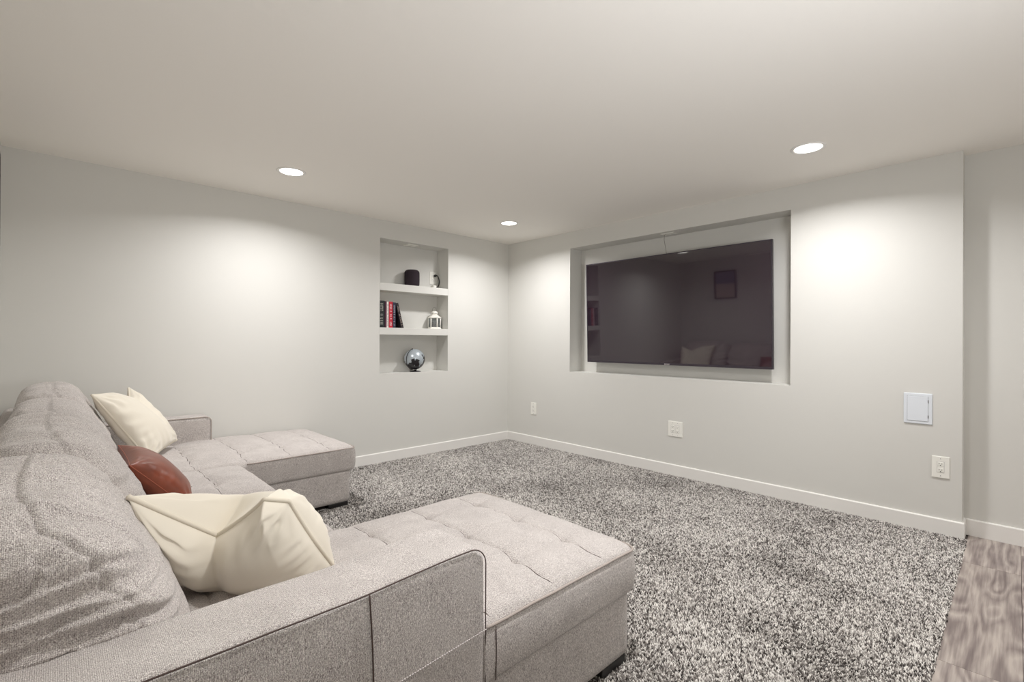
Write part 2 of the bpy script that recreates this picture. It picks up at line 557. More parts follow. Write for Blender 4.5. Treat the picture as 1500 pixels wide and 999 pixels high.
def seat_cushion(x0, x1, y0, y1, z0, z1, ytufts, res, crown=0.05, notch=None, r=0.028, seed=1.0, deep=1.0, xt=XTUFT, zfar=0.0, front_round=0.0, cr=0.045):
    V, Fc, P = lattice_box(x0, x1, y0, y1, z0, z1, res)
    V = rounded(V, (x0, y0, z0), (x1, y1, z1), r)
    # plan corners rounder
    for sx, cx in ((1, x1),):
        for sy, cy in ((-1, y0), (1, y1)):
            ccx, ccy = cx - sx * cr, cy - sy * cr
            dx, dy = (V[:, 0] - ccx) * sx, (V[:, 1] - ccy) * sy
            k = (dx > 0) & (dy > 0)
            L = np.hypot(dx, dy); m = np.maximum(dx, dy)
            s = np.where(L > 1e-9, m / np.maximum(L, 1e-9), 1)
            V[k, 0] = (ccx + sx * dx * s)[k]; V[k, 1] = (ccy + sy * dy * s)[k]
    if notch:                                     # narrower where the arm stands
        nx, ny = notch
        t = np.clip((nx - V[:, 0]) / 0.012, 0, 1)
        yy0 = y0 + (ny - y0) * t
        V[:, 1] = y1 - (y1 - V[:, 1]) * (y1 - yy0) / (y1 - y0)
    u = (V[:, 0] - (x0 + x1) / 2) / ((x1 - x0) / 2); v = (V[:, 1] - (y0 + y1) / 2) / ((y1 - y0) / 2)
    u, v = np.clip(u, -1, 1), np.clip(v, -1, 1)
    top = np.clip((V[:, 2] - (z1 - r * 0.9)) / (r * 0.9), 0, 1) if r > 0 else (V[:, 2] > z1 - 1e-4)
    du = (x1 - V[:, 0]); dv = np.minimum(V[:, 1] - y0, y1 - V[:, 1])
    e = lambda d: 1 - np.exp(-np.clip(d, 0, 9) / 0.075)
    h = crown * e(du) * e(dv) + 0.012 * (1 - u ** 2) * (1 - v ** 2) + zfar * (v + 1) / 2 * e(dv)
    X, Y = V[:, 0], V[:, 1]
    valley = np.zeros(len(V))
    fade = e(du) * e(dv)
    ysp = (ytufts[-1] - ytufts[0]) / max(1, len(ytufts) - 1) if len(ytufts) > 1 else 0.25
    wob = 0.006 * np.sin(Y * 23 + seed) + 0.004 * np.sin(Y * 51 + 2 * seed)
    wob2 = 0.008 * np.sin(X * 19 + seed * 2)
    dxm = np.min([np.abs(X - a + wob) for a in xt], axis=0)
    dym = np.min([np.abs(Y - b + wob2) for b in ytufts], axis=0)
    # along-y stitched creases, along-x softer folds
    h -= deep * (0.011 * np.exp(-dxm / 0.035) + 0.006 * np.exp(-(dxm / 0.006) ** 2)) * fade
    inside = e(du)
    h -= deep * (0.006 * np.exp(-dym / 0.045) + 0.0015 * np.exp(-(dym / 0.006) ** 2)) * fade
    for a in xt:
        for b in ytufts:
            d = np.hypot(X - a + wob, Y - b)
            h -= deep * (0.024 * np.exp(-(d / 0.040)) + 0.009 * np.exp(-(d / 0.012) ** 2))
    V[:, 2] += top * h
    # soft random waviness on everything
    w1 = nz3(V, (7, 7, 7), seed)
    w2 = nz3(V[:], (22, 14, 20), seed + 5)
    V[:, 2] += top * (0.004 * w1 + 0.0016 * w2)
    side = 1 - top
    zz = np.clip((V[:, 2] - z0) / (z1 - z0), 0, 1)
    puff = 0.006 * np.sin(PI * zz) * side
    V[:, 0] += np.where(V[:, 0] > x1 - r, puff + 0.002 * w2 * side, 0)
    V[:, 1] -= np.where((V[:, 1] < y0 + r), puff + 0.002 * w1 * side, 0)
    return np_mesh('cushion', V, Fc)

# near chaise, far chaise, two middle seats
nc = link('chaise_cushion', seat_cushion(0.02, 1.642, 1.012, 1.955, 0.262, 0.432, [1.21, 1.48, 1.755], 0.0052, 0.046, (0.862, 1.214), seed=1.3, xt=XTUFT), M_fab, sofa)
fc = link('chaise_cushion', seat_cushion(0.02, 1.642, 3.402, 4.385, 0.262, 0.432, [3.62, 3.89, 4.16], 0.012, 0.042, seed=2.7, deep=0.75, xt=XTUFT), M_fab, sofa)
sc1 = link('seat_cushion', seat_cushion(0.02, 0.875, 1.962, 2.672, 0.262, 0.436, [2.20, 2.44], 0.011, 0.036, seed=4.1, r=0.05, cr=0.02, deep=0.85, xt=XTUFT[3:]), M_fab, sofa)
sc2 = link('seat_cushion', seat_cushion(0.02, 0.875, 2.678, 3.396, 0.262, 0.436, [2.92, 3.16], 0.011, 0.036, seed=5.9, r=0.05, cr=0.02, deep=0.85, xt=XTUFT[3:]), M_fab, sofa)

def rect_path(x0, x1, y0, y1, z, r=0.045, xs=None, off=0.0):
    """open U path around the exposed front of a chaise top edge"""
    pts = []
    for x in np.linspace(xs if xs is not None else x0, x1 - r, 40): pts.append((x, y0 - off, z))
    for a in np.linspace(-PI / 2, 0, 10)[1:]: pts.append((x1 - r + (r + off) * math.cos(a), y0 + r + (r + off) * math.sin(a), z))
    for y in np.linspace(y0 + r, y1 - r, 30)[1:]: pts.append((x1 + off, y, z))
    for a in np.linspace(0, PI / 2, 10)[1:]: pts.append((x1 - r + (r + off) * math.cos(a), y1 - r + (r + off) * math.sin(a), z))
    return pts

def wavy(pts, amp=0.0015, s=1.0):
    return [(p[0], p[1], p[2] + amp * noise.noise(Vector((p[0] * 9 + s, p[1] * 9, 0)))) for p in pts]

tube_obj('piping', M_piping, wavy(rect_path(0.9, 1.640, 1.014, 1.953, 0.428, xs=0.872)), 0.0042, nc)
tube_obj('lower_piping', M_piping, wavy(rect_path(0.9, 1.640, 1.014, 1.953, 0.290, xs=0.90)), 0.003, nc)
tube_obj('corner_seam', M_seam, [(0.903, 1.0075 - 0.002 * math.sin(PI * t), 0.424 - 0.15 * t) for t in np.linspace(0, 1, 12)], 0.0016, nc)
tube_obj('piping', M_piping, wavy(rect_path(0.9, 1.640, 3.404, 4.383, 0.428, xs=0.90)), 0.0042, fc)

# stitched crease threads lying in the folds between the tufts
def crease_threads(obj, x0, x1, y0, y1, xt, yt, seed, m=M_seam):
    me = obj.data
    co = np.empty(len(me.vertices) * 3, np.float32); me.vertices.foreach_get('co', co); co = co.reshape(-1, 3)
    off = np.array(world_loc(obj.parent)); co = co + off
    topm = co[:, 2] > 0.405
    co = co[topm]
    bm = bmesh.new()
    for a in xt:
        if not (x0 < a < x1): continue
        ys = sorted([y0 + 0.012] + [b for b in yt] + [y1 - 0.02])
        for b0, b1 in zip(ys[:-1], ys[1:]):
            L = b1 - b0
            # thread shows over about two thirds of the fold, from the tuft onwards
            pts = []
            for t in np.linspace(0.0, 0.94, 16):
                y = b1 - t * L
                x = a - (0.006 * math.sin(y * 23 + seed) + 0.004 * math.sin(y * 51 + 2 * seed))
                d = (co[:, 0] - x) ** 2 + (co[:, 1] - y) ** 2
                z = co[np.argmin(d), 2]
                pts.append((x, y, z + 0.0004))
            tube(bm, pts, 0.0013, 5)
    return link('crease_stitching', from_bm(bm), m, obj)
crease_threads(nc, 0.4, 1.7, 1.012, 1.955, XTUFT, [1.21, 1.48, 1.755], 1.3)
crease_threads(fc, 0.3, 1.7, 3.402, 4.385, XTUFT, [3.62, 3.89, 4.16], 2.7)
crease_threads(sc2, 0.3, 0.8, 2.678, 3.396, XTUFT, [2.92, 3.16], 5.9)
crease_threads(sc1, 0.3, 0.8, 1.962, 2.672, XTUFT, [2.20, 2.44], 4.1)

def rbox(name, x0, x1, y0, y1, z0, z1, r, res, parent, m=M_fab, puff=0.0, seed=0.0, fn=None):
    V, Fc, P = lattice_box(x0, x1, y0, y1, z0, z1, res)
    V = rounded(V, (x0, y0, z0), (x1, y1, z1), r)
    if fn is not None: V = fn(V, P)
    if puff:
        w1 = nz3(V, (4, 4, 4), seed)
        V[:, 1] += np.sign(P[:, 1]) * (np.abs(P[:, 1]) > .99) * puff * (np.sin(PI * np.clip((V[:, 2] - z0) / (z1 - z0), 0, 1)) * 0.6 + w1)
        V[:, 2] += (P[:, 2] > .99) * puff * (w1 * 0.8)
    return link(name, np_mesh(name, V, Fc), m, parent)

def arm_fn(xf, zt, rr=0.055, rise=0.012):
    def fn(V, P):
        V = V.copy()
        # a slight hump towards the front, then a generous round front corner
        t = np.clip((V[:, 0] - 0.45) / 0.33, 0, 1)
        V[:, 2] += np.where(V[:, 2] > zt - 0.06, rise * (t * t * (3 - 2 * t)), 0)
        cx, cz = xf - rr, zt + rise - rr
        dx, dz = V[:, 0] - cx, V[:, 2] - cz
        k = (dx > 0) & (dz > 0)
        L = np.hypot(dx, dz); mm = np.maximum(dx, dz)
        s = np.where(L > 1e-9, mm / np.maximum(L, 1e-9), 1)
        V[k, 0] = (cx + dx * s)[k]; V[k, 2] = (cz + dz * s)[k]
        return V
    return fn
arm1 = rbox('arm', -0.20, 0.868, 1.008, 1.212, 0.035, 0.655, 0.022, 0.012, sofa, puff=0.004, seed=3.0, fn=arm_fn(0.868, 0.655))
arm2 = rbox('arm', -0.20, 0.866, 4.195, 4.385, 0.035, 0.652, 0.022, 0.018, sofa, puff=0.003, seed=8.0, fn=arm_fn(0.866, 0.652, 0.04, 0.0))

def arm_edge(y, zt, rise=0.012, xf=0.868, rr=0.055, xs=-0.18):
    pts = []
    for x in np.linspace(xs, xf - rr, 50):
        t = min(1, max(0, (x - 0.45) / 0.33))
        pts.append((x, y, zt + rise * (t * t * (3 - 2 * t)) - 0.003 + 0.0012 * noise.noise(Vector((x * 11, 1, 1)))))
    for a in np.linspace(PI / 2, 0, 14)[1:]:
        pts.append((xf - rr + (rr - 0.002) * math.cos(a), y, zt + rise - rr + (rr - 0.003) * math.sin(a)))
    for z in np.linspace(zt - rr - 0.03, 0.25, 8): pts.append((xf - 0.002, y, z))
    return pts
tube_obj('piping', M_seam, arm_edge(1.0095, 0.653), 0.0017, arm1)
tube_obj('side_seam', M_seam, [(0.517 + 0.014 * math.sin(PI * t) * (1 - 0.5 * t), 1.0015 + 0.002 * abs(2 * t - 1), 0.652 - 0.6 * t) for t in np.linspace(0.0, 1, 24)], 0.0019, arm1)
bm = bmesh.new()
for i in range(46):
    t = i / 46
    x = 0.533 + (0.866 - 0.533) * t
    z = 0.415 + 0.019 * t
    tube(bm, [(x, 1.0035, z), (x + 0.0052, 1.0035, z + 0.0003)], 0.0017, 5)
link('dashed_stitching', from_bm(bm), M_stitch, arm1)
tube_obj('piping', M_piping, [(x, y - 0, z) for x, y, z in [(p[0], 4.198, p[2]) for p in arm_edge(0, 0.650, 0.0, 0.866, 0.04, 0.0)]], 0.003, arm2)

# bases
rbox('base', 0.70, 1.603, 1.026, 1.940, 0.034, 0.268, 0.014, 0.03, sofa)
rbox('base', 0.70, 1.603, 3.420, 4.380, 0.034, 0.268, 0.014, 0.03, sofa)
rbox('base', -0.20, 0.845, 1.20, 4.30, 0.034, 0.270, 0.014, 0.05, sofa)
rbox('back_frame', -0.232, -0.085, 1.012, 4.385, 0.034, 0.79, 0.035, 0.03, sofa, puff=0.004)
for (x0, x1, y0, y1) in [(1.44, 1.588, 1.03, 1.10), (1.44, 1.588, 1.86, 1.93), (1.44, 1.588, 3.424, 3.50), (1.44, 1.588, 4.29, 4.36),
                         (0.70, 0.80, 1.03, 1.10), (0.74, 0.82, 2.6, 2.68), (-0.19, -0.10, 1.03, 1.10), (-0.19, -0.10, 4.28, 4.35)]:
    box('foot', M_foot, x0, x1, y0, y1, 0.0, 0.036, 0.004, sofa)

# back cushions
def back_cushion(y0, y1, seed, slump=0.0, res=0.0085, wr=1.0, ztop=0.955, zb=0.455, endfold=0.0, th=0.185, dx=0.0):
    V, Fc, P = lattice_box(-1, 1, -1.9, 1.9, -1.2, 1.2, res / 0.2)
    # superellipsoid
    e1, e2 = 3.0, 4.2
    q = np.abs(P)
    nrm = ((q[:, 0] ** e1 + q[:, 2] ** e1) ** (e2 / e1) + q[:, 1] ** e2) ** (1 / e2)
    S3 = P / nrm[:, None]
    hh = (ztop - zb) / 2
    zc = (ztop + zb) / 2
    lx = S3[:, 0] * th
    lz = S3[:, 2] * hh
    ly = S3[:, 1] * (y1 - y0) / 2
    zn = S3[:, 2]
    # belly below, thin above
    tk = np.interp(zn, [-1, -0.55, 0.0, 0.5, 1.0], [1.06, 1.12, 1.0, 0.86, 0.80])
    lx = lx * tk
    xc = np.interp(lz + zc, [zb, 0.6, 0.8, ztop], [0.085, 0.07, 0.012 + slump * 0.0, -0.03 - slump])
    N = np.stack([S3[:, 0] / th, S3[:, 1] / ((y1 - y0) / 2) * 0.8, S3[:, 2] / hh], 1)
    N /= np.linalg.norm(N, axis=1, keepdims=True)
    W = np.stack([lx, ly, lz], 1)
    # folds
    warp = nz3(W, (5, 5, 5), seed)
    A = np.stack([W[:, 0] * 0.8 + 0.04 * warp, W[:, 1] * 0.5, W[:, 2] + 0.25 * W[:, 1] * np.sign(W[:, 1]) * 0 + 0.05 * warp], 1)
    f = nz3(A, (3.0, 3.0, 17), seed + 3)
    ridge = 1 - np.abs(f) * 3.2
    g = nz3(W, (4, 4, 4), seed + 9)
    endw = np.clip(np.abs(S3[:, 1]) * 1.25 - 0.25, 0, 1)
    side_top = np.clip(zn, 0, 1) ** 2
    amp = wr * (0.0035 + 0.0075 * endw + 0.004 * side_top)
    # folds running across the top crown (along x), nearer the far corners
    B = np.stack([W[:, 0] + 0.03 * warp, W[:, 1], W[:, 2] * 0.3], 1)
    f2 = nz3(B, (3, 20, 3), seed + 14)
    ridge2 = 1 - np.abs(f2) * 2.6
    disp = amp * (ridge - 0.4) * (1 - side_top * 0.8) + wr * 0.011 * side_top * (ridge2 - 0.4) + 0.012 * g
    sm = nz3(W, (26, 14, 34), seed + 20)
    disp += 0.0016 * sm * wr
    if endfold:
        # slumped sweeping folds on the near end, running across it and rising to the front
        q2 = W[:, 2] - 0.35 * lx + 0.5 * np.abs(lx) + 0.02 * warp + 0.012 * np.sin(lx * 30 + 2)
        ew = np.clip((-S3[:, 1] - 0.45) * 2.2, 0, 1)
        for zc0, am, wd in ((0.195, 0.018, 0.014), (0.145, 0.014, 0.010), (0.105, 0.010, 0.009), (0.045, 0.009, 0.014), (-0.015, 0.022, 0.013), (-0.055, 0.014, 0.009), (-0.10, 0.020, 0.012), (-0.145, 0.014, 0.010), (-0.185, 0.014, 0.012)):
            part = 0.55 + 0.45 * np.sin(lx * 22 + zc0 * 60)
            disp -= endfold * ew * am * part * np.exp(-((q2 - zc0) / wd) ** 2)
            disp += endfold * ew * am * 0.55 * part * np.exp(-((q2 - zc0 - wd * 1.7) / (wd * 1.1)) ** 2)
    # seam between front and back panels
    sx = lx - 0.012 - 0.085 * np.clip((np.abs(S3[:, 1]) - 0.55) * 2.5, 0, 1) * np.clip(1.1 - zn, 0, 1) - 0.003 * np.sin(W[:, 2] * 14 + W[:, 1] * 7 + seed)
    onrim = np.clip((np.abs(S3[:, 1]) > 0.80) * 1.0 + (np.abs(zn) > 0.72) * 1.0, 0, 1)
    disp -= onrim * (0.0065 * np.exp(-(sx / 0.0035) ** 2) + 0.003 * np.exp(-np.abs(sx) / 0.02))
    disp += onrim * 0.003 * np.exp(-((sx - 0.014) / 0.006) ** 2)
    # puckers along the seam
    disp -= onrim * 0.004 * np.exp(-np.abs(sx) / 0.025) * np.abs(nz3(W, (2, 45, 45), seed + 30)) * 2
    W = W + N * disp[:, None]
    W[:, 0] += xc + dx
    W[:, 1] += (y0 + y1) / 2
    W[:, 2] += zc
    k = (S3[:, 1] < 0)
    return W, Fc

for i, (y0, y1, seed, slump, res, wr, zt, ef) in enumerate([(1.185, 1.965, 2.2, 0.015, 0.0045, 1.35, 0.925, 1.0), (1.955, 2.68, 6.6, 0.0, 0.010, 1.1, 0.948, 0.3),
                                                   (2.67, 3.40, 11.3, 0.0, 0.012, 1.0, 0.938, 0.3), (3.39, 4.20, 17.9, -0.01, 0.013, 0.9, 0.972, 0.3)]):
    V, Fc = back_cushion(y0, y1, seed, slump, res, wr, zt, endfold=ef, th=0.174 if i == 0 else 0.185, dx=-0.020 if i == 0 else 0.0)
    link('back_cushion', np_mesh('back_cushion', V, Fc), M_fab, sofa)

# ------------------------------------------------------------------ throw pillows
def pillow(TL, TR, BR, BL, T1, T2, chop=0.0, cu=0.0, pinch=0.06, seed=0.0, n=90, wr=1.0, face_sign=1, chopw=0.5, ce=(1.6, 1.6), skew=(0, 0), ff=(0.45, 0.45)):
    """two-sided pillow over a bilinear patch. returns mesh verts, faces, edge loop (for piping)"""
    c = [np.array(p, float) for p in (BL, BR, TR, TL)]
    g = np.linspace(-1, 1, n + 1)
    g = np.sign(g) * (1 - (1 - np.abs(g)) ** 1.35)      # finer at the rim
    Ug, Vg = np.meshgrid(g, g, indexing='ij')
    U_, V_ = Ug.ravel(), Vg.ravel()
    # concave edges between the corners
    us = U_ * (1 - pinch * (1 - V_ ** 2) ** 1.0 * np.abs(U_) ** 3)
    vs = V_ * (1 - pinch * (1 - U_ ** 2) ** 1.0 * np.abs(V_) ** 3)
    a = (us + 1) / 2; b = (vs + 1) / 2
    P = ((1 - a) * (1 - b))[:, None] * c[0] + (a * (1 - b))[:, None] * c[1] + (a * b)[:, None] * c[2] + ((1 - a) * b)[:, None] * c[3]
    ux = (c[1] + c[2] - c[0] - c[3]) / 2; vx = (c[2] + c[3] - c[0] - c[1]) / 2
    N = np.cross(ux, vx); N /= np.linalg.norm(N)
    vh = vx / np.linalg.norm(vx); uh = ux / np.linalg.norm(ux)
    V01 = (V_ + 1) / 2
    notch = np.maximum(0, 1 - np.abs(U_ - cu) / chopw)
    notch = notch ** 0.9
    P0 = P
    rim = (np.clip(1 - U_ ** 2, 0, 1) * np.clip(1 - V_ ** 2, 0, 1))
    prof = rim ** 0.42
    sides = []
    for sgn, T in ((1, T1), (-1, T2)):
        pts3 = np.stack([U_ * 0.25, V_ * 0.25, np.full_like(U_, sgn * 0.3)], 1)
        wrk = nz3(pts3, (6, 22, 3), seed + sgn) * (np.abs(U_) ** 2) + nz3(pts3, (22, 6, 3), seed + 4 + sgn) * (np.abs(V_) ** 2)
        # radiating corner folds
        rad = np.zeros_like(U_)
        for cu_, cv_ in ((-1, -1), (1, -1), (1, 1), (-1, 1)):
            d = np.hypot(U_ - cu_, V_ - cv_)
            th = np.arctan2(V_ - cv_, U_ - cu_)
            rad += np.sin(th * 13 + seed * cu_) * np.exp(-((d - 0.35) / 0.25) ** 2) * 1.3
        bigw = nz3(pts3, (5, 5, 3), seed + 7 + sgn)
        fold = 1 - (ff[0 if sgn > 0 else 1] if chop else 0) * np.exp(-((U_ - cu) / 0.16) ** 2) * V01 ** 1.2
        t = T * prof * fold * (1 + 0.10 * bigw) + wr * (0.007 * wrk + 0.0022 * rad) * np.minimum(1, rim * 8)
        P = P0 - (chop * notch * V01 ** ce[0 if sgn > 0 else 1])[:, None] * vh
        if sgn < 0: dirv = -N + skew[0] * uh + skew[1] * vh
        else: dirv = N
        Q = P + t[:, None] * dirv
        sides.append(Q)
    m = n + 1
    ids1 = np.arange(m * m).reshape(m, m)
    ids2 = ids1 + m * m
    rimmask = np.zeros((m, m), bool); rimmask[0] = rimmask[-1] = True; rimmask[:, 0] = rimmask[:, -1] = True
    ids2 = np.where(rimmask, ids1, ids2)
    def q(A): return np.stack([A[:-1, :-1].ravel(), A[1:, :-1].ravel(), A[1:, 1:].ravel(), A[:-1, 1:].ravel()], 1)
    Fc = np.concatenate([q(ids1), q(ids2)[:, ::-1]])
    allV = np.concatenate(sides)
    used = np.unique(Fc); mp = -np.ones(len(allV), np.int64); mp[used] = np.arange(len(used))
    G = sides[0].reshape(m, m, 3)
    loop = list(G[:, 0]) + list(G[-1, 1:]) + list(G[-2::-1, -1]) + list(G[0, -2:0:-1])
    return allV[used], mp[Fc], [tuple(p) for p in loop], N

def add_pillow(name, label, cat, mats, args, pipe=None, part='cover'):
    V, Fc, loop, N = pillow(**args)
    base = V.mean(axis=0); base[2] = V[:, 2].min()
    t = thing(name, label, cat, tuple(base))
    link(part, np_mesh(name, V, Fc), mats[0], t)
    if pipe: tube_obj('piping', mats[1], loop, pipe, t, closed=True, seg=8)
    return t, V, loop

add_pillow('throw_pillow', 'large cream velvet throw pillow with chopped top, nearest, beside the near sofa arm', 'pillow', (M_cream, M_creamp),
           dict(TL=(0.116, 1.576, 0.862), TR=(0.502, 1.475, 0.752), BR=(0.675, 1.555, 0.475), BL=(0.31, 1.84, 0.475), T1=0.135, T2=0.14, chop=0.215, cu=-0.28, pinch=0.03, seed=2.0, n=130, chopw=0.95, ce=(1.5, 4.0), wr=2.0, skew=(0.42, -0.12), ff=(0.6, 0.0)), 0.0068)
add_pillow('throw_pillow', 'cream velvet throw pillow at the far end of the sofa near the far arm', 'pillow', (M_cream, M_creamp),
           dict(TL=(0.155, 3.60, 0.91), TR=(0.365, 4.10, 0.90), BR=(0.62, 4.02, 0.53), BL=(0.42, 3.62, 0.49), T1=0.09, T2=0.09, chop=0.09, cu=0.35, pinch=0.05, seed=5.0, n=80, chopw=0.6, wr=1.6), 0.0062)
t, V, loop = add_pillow('throw_pillow', 'cognac brown leather throw pillow leaning between the two cream pillows', 'pillow', (M_leath, M_leseam),
           dict(TL=(0.215, 2.38, 0.735), TR=(0.215, 2.84, 0.74), BR=(0.46, 2.82, 0.50), BL=(0.425, 2.42, 0.50), T1=0.078, T2=0.078, pinch=0.08, seed=9.0, n=70, wr=0.6), None)
tube_obj('seam', M_leseam, loop, 0.0018, t, closed=True)
tgv = Vector(loop[len(loop) // 4 - 6])
bm = bmesh.new()
bx(bm, -0.016, 0.016, -0.0008, 0.0008, -0.004, 0.026)
me = from_bm(bm); me.transform(Matrix.Translation(tgv + Vector((0.01, -0.012, 0.0))) @ Matrix.Rotation(0.7, 4, 'Y') @ Matrix.Rotation(0.5, 4, 'X'))
link('care_tag', me, M_tag, t, False)

# ------------------------------------------------------------------ recessed ceiling lights
def downlight(x, y, label, in_view=True):
    t = thing('recessed_light', label, 'ceiling light', (x, y, H), 'recessed ceiling lights')
    bm = bmesh.new()
    prof = [(0.097, 0.0), (0.097, -0.003), (0.092, -0.006), (0.082, -0.006), (0.078, -0.004), (0.074, -0.001)]
    seg = 48
    rings = [[bm.verts.new((x + r * math.cos(2 * PI * k / seg), y + r * math.sin(2 * PI * k / seg), H + h)) for k in range(seg)] for r, h in prof]
    for a, b in zip(rings[:-1], rings[1:]):
        for k in range(seg): bm.faces.new((a[k], a[(k + 1) % seg], b[(k + 1) % seg], b[k]))
    link('trim_ring', from_bm(bm), M_trim, t)
    bm = bmesh.new()
    bmesh.ops.create_circle(bm, cap_ends=True, radius=0.079, segments=48, matrix=Matrix.Translation((x, y, H - 0.0025)))
    link('lens', from_bm(bm), M_lamp, t, False)
    ld = bpy.data.lights.new('lamp_light', 'AREA')
    ld.shape = 'DISK'; ld.size = 0.15; ld.energy = LAMP_W; ld.color = LAMP_COL
    ld.spread = math.radians(152)
    lo = bpy.data.objects.new('lamp_light', ld)
    COL.objects.link(lo)
    lo.parent = t
    lo.location = (0, 0, -0.008)
LL = ['round recessed ceiling light above the far end of the sofa, left in the photo',
      'round recessed ceiling light nearest the room corner between shelf niche and television',
      'round recessed ceiling light in front of the television wall, right in the photo',
      'round recessed ceiling light above the near chaise',
      'round recessed ceiling light over the wood floor beside the recessed wall',
      'round recessed ceiling light over the wood floor behind the sofa end']
for (x, y), l in zip(LAMPS, LL): downlight(x, y, l)

# ------------------------------------------------------------------ television
def television():
    t = thing('television', 'large black flat screen television hanging in the wide wall niche', 'television', (4.25, 2.296, 1.53))
    tilt = math.radians(1.85)
    cy, cz, cx = 2.2965, 1.5345, 4.200
    W2, H2 = 0.9345, 0.5275
    M = Matrix.Translation((cx, cy, cz)) @ Matrix.Rotation(-tilt, 4, 'Y')
    def part(name, m, L, parent=t, bev=0.0):
        bm = bmesh.new()
        for b in L: bx(bm, *b, bev)
        me = from_bm(bm, name); me.transform(M)
        return link(name, me, m, parent, False)
    part('screen', M_screen, [(0.0, 0.004, -W2 + 0.009, W2 - 0.009, -H2 + 0.020, H2 - 0.008)])
    bm = bmesh.new(); rect_ring(bm, 'x', -0.0015, 0.030, -W2, W2, -H2, H2, 0.0095, 0.0095, 0.0205, 0.0085)
    me = from_bm(bm, 'bezel'); me.transform(M); link('bezel', me, M_bezel, t, False)
    part('back_housing', M_black, [(0.0041, 0.040, -W2 + 0.02, W2 - 0.02, -H2 + 0.03, H2 - 0.02)], bev=0.008)
    lg = part('logo', M_stitch, [(-0.0025, -0.0012, y, y + 0.009, -H2 + 0.006, -H2 + 0.014) for y in (-0.030, -0.016, -0.002, 0.012)])
    lg['kind'] = 'stuff'
    wm = box('wall_mount', M_black, 4.312, 4.3298, 1.9, 2.7, 1.45, 1.65, 0.002, t)
    for yy in (2.0, 2.56): box('mount_bracket', M_black, 4.232, 4.3119, yy, yy + 0.04, 1.35, 1.75, 0.002, wm)
    tube_obj('power_cable', mat('cable_grey', (120, 112, 108), 0.5), [(4.205, 2.318, 2.246), (4.204, 2.320, 2.20), (4.202, 2.309, 2.15), (4.203, 2.300, 2.10), (4.207, 2.297, 2.06), (4.225, 2.297, 2.02)], 0.0022, t)
television()

# ------------------------------------------------------------------ outlets and panels
def outlet(label, origin, ux, uz, un, w, h, cols=1, deco=True, rows=2, thick=0.006, name='power_outlet', cat='outlet', dark=True):
    """origin = centre on the wall, ux across, uz up, un outwards"""
    o_, ux, uz, un = Vector(origin), Vector(ux), Vector(uz), Vector(un)
    Mx = Matrix((( ux.x, uz.x, un.x, o_.x), (ux.y, uz.y, un.y, o_.y), (ux.z, uz.z, un.z, o_.z), (0, 0, 0, 1)))
    t = thing(name, label, cat, origin, 'wall and niche outlets')
    def mk(nm, m, L, par, bev=0.0, cyl=None):
        bm = bmesh.new()
        for b in L: bx(bm, *b, bev)
        for (cxx, cyy, rr, z0, z1) in (cyl or []): lathe(bm, [(rr, z0), (rr, z1)], (cxx, cyy, 0), seg=12)
        me = from_bm(bm, nm); me.transform(Mx)
        return link(nm, me, m, par, False)
    mk('face_plate', M_plastic, [(-w / 2, w / 2, -h / 2, h / 2, 0, thick)], t, 0.0022)
    sp = 0.046
    x0s = [0.0] if cols == 1 else [-sp / 2 + 0.0, sp / 2]
    for cx in x0s:
        if deco:
            mk('decora_insert', M_plastic, [(cx - 0.0165, cx + 0.0165, -0.034, 0.034, thick - 0.001, thick + 0.0012)], t, 0.0006)
            mk('insert_gap', M_hinge, [(cx - 0.0178, cx + 0.0178, -0.0353, 0.0353, thick - 0.001, thick + 0.0002)], t)
        for cz in (-0.0195, 0.0195):
            rc = mk('receptacle', M_plastic, [(cx - 0.014, cx + 0.014, cz - 0.012, cz + 0.012, thick - 0.001, thick + 0.0022)], t, 0.001)
            if dark:
                mk('slots', M_slot, [(cx - 0.0078, cx - 0.0054, cz - 0.0005, cz + 0.0075, thick, thick + 0.0026), (cx + 0.0054, cx + 0.0078, cz - 0.0005, cz + 0.0065, thick, thick + 0.0026)], rc,
                   cyl=[(cx, cz - 0.0068, 0.0028, thick, thick + 0.0026)])
        mk('screw', M_hinge, [], t, cyl=[(cx, h / 2 - 0.014, 0.0026, thick, thick + 0.001), (cx, -h / 2 + 0.014, 0.0026, thick, thick + 0.001)])
    return t, Mx
WY, WN = (0, -1, 0), (-1, 0, 0)
outlet('single white outlet low on the wall nearest the room corner', (XT, 3.953, 0.431), WY, (0, 0, 1), WN, 0.088, 0.142)
outlet('square white four-socket outlet low on the wall below the television', (XT, 2.1565, 0.430), WY, (0, 0, 1), WN, 0.140, 0.138, 2)
outlet('white double socket outlet low on the wall under the white access panel', (XT, 0.3355, 0.432), WY, (0, 0, 1), WN, 0.086, 0.137)
outlet('white outlet on the underside of the television niche with a thin cable', (4.215, 2.275, 2.256), (0, 1, 0), (1, 0, 0), (0, 0, -1), 0.135, 0.085, 2, deco=True)
outlet('white outlet on the underside of the shelf niche top', (2.790, 4.520, 2.26), (1, 0, 0), (0, 1, 0), (0, 0, -1), 0.135, 0.09, 1)
to, Mx = outlet('white outlet on the back of the shelf niche beside the black speaker', (3.141, 4.62, 1.945), (1, 0, 0), (0, 0, 1), (0, -1, 0), 0.088, 0.142)

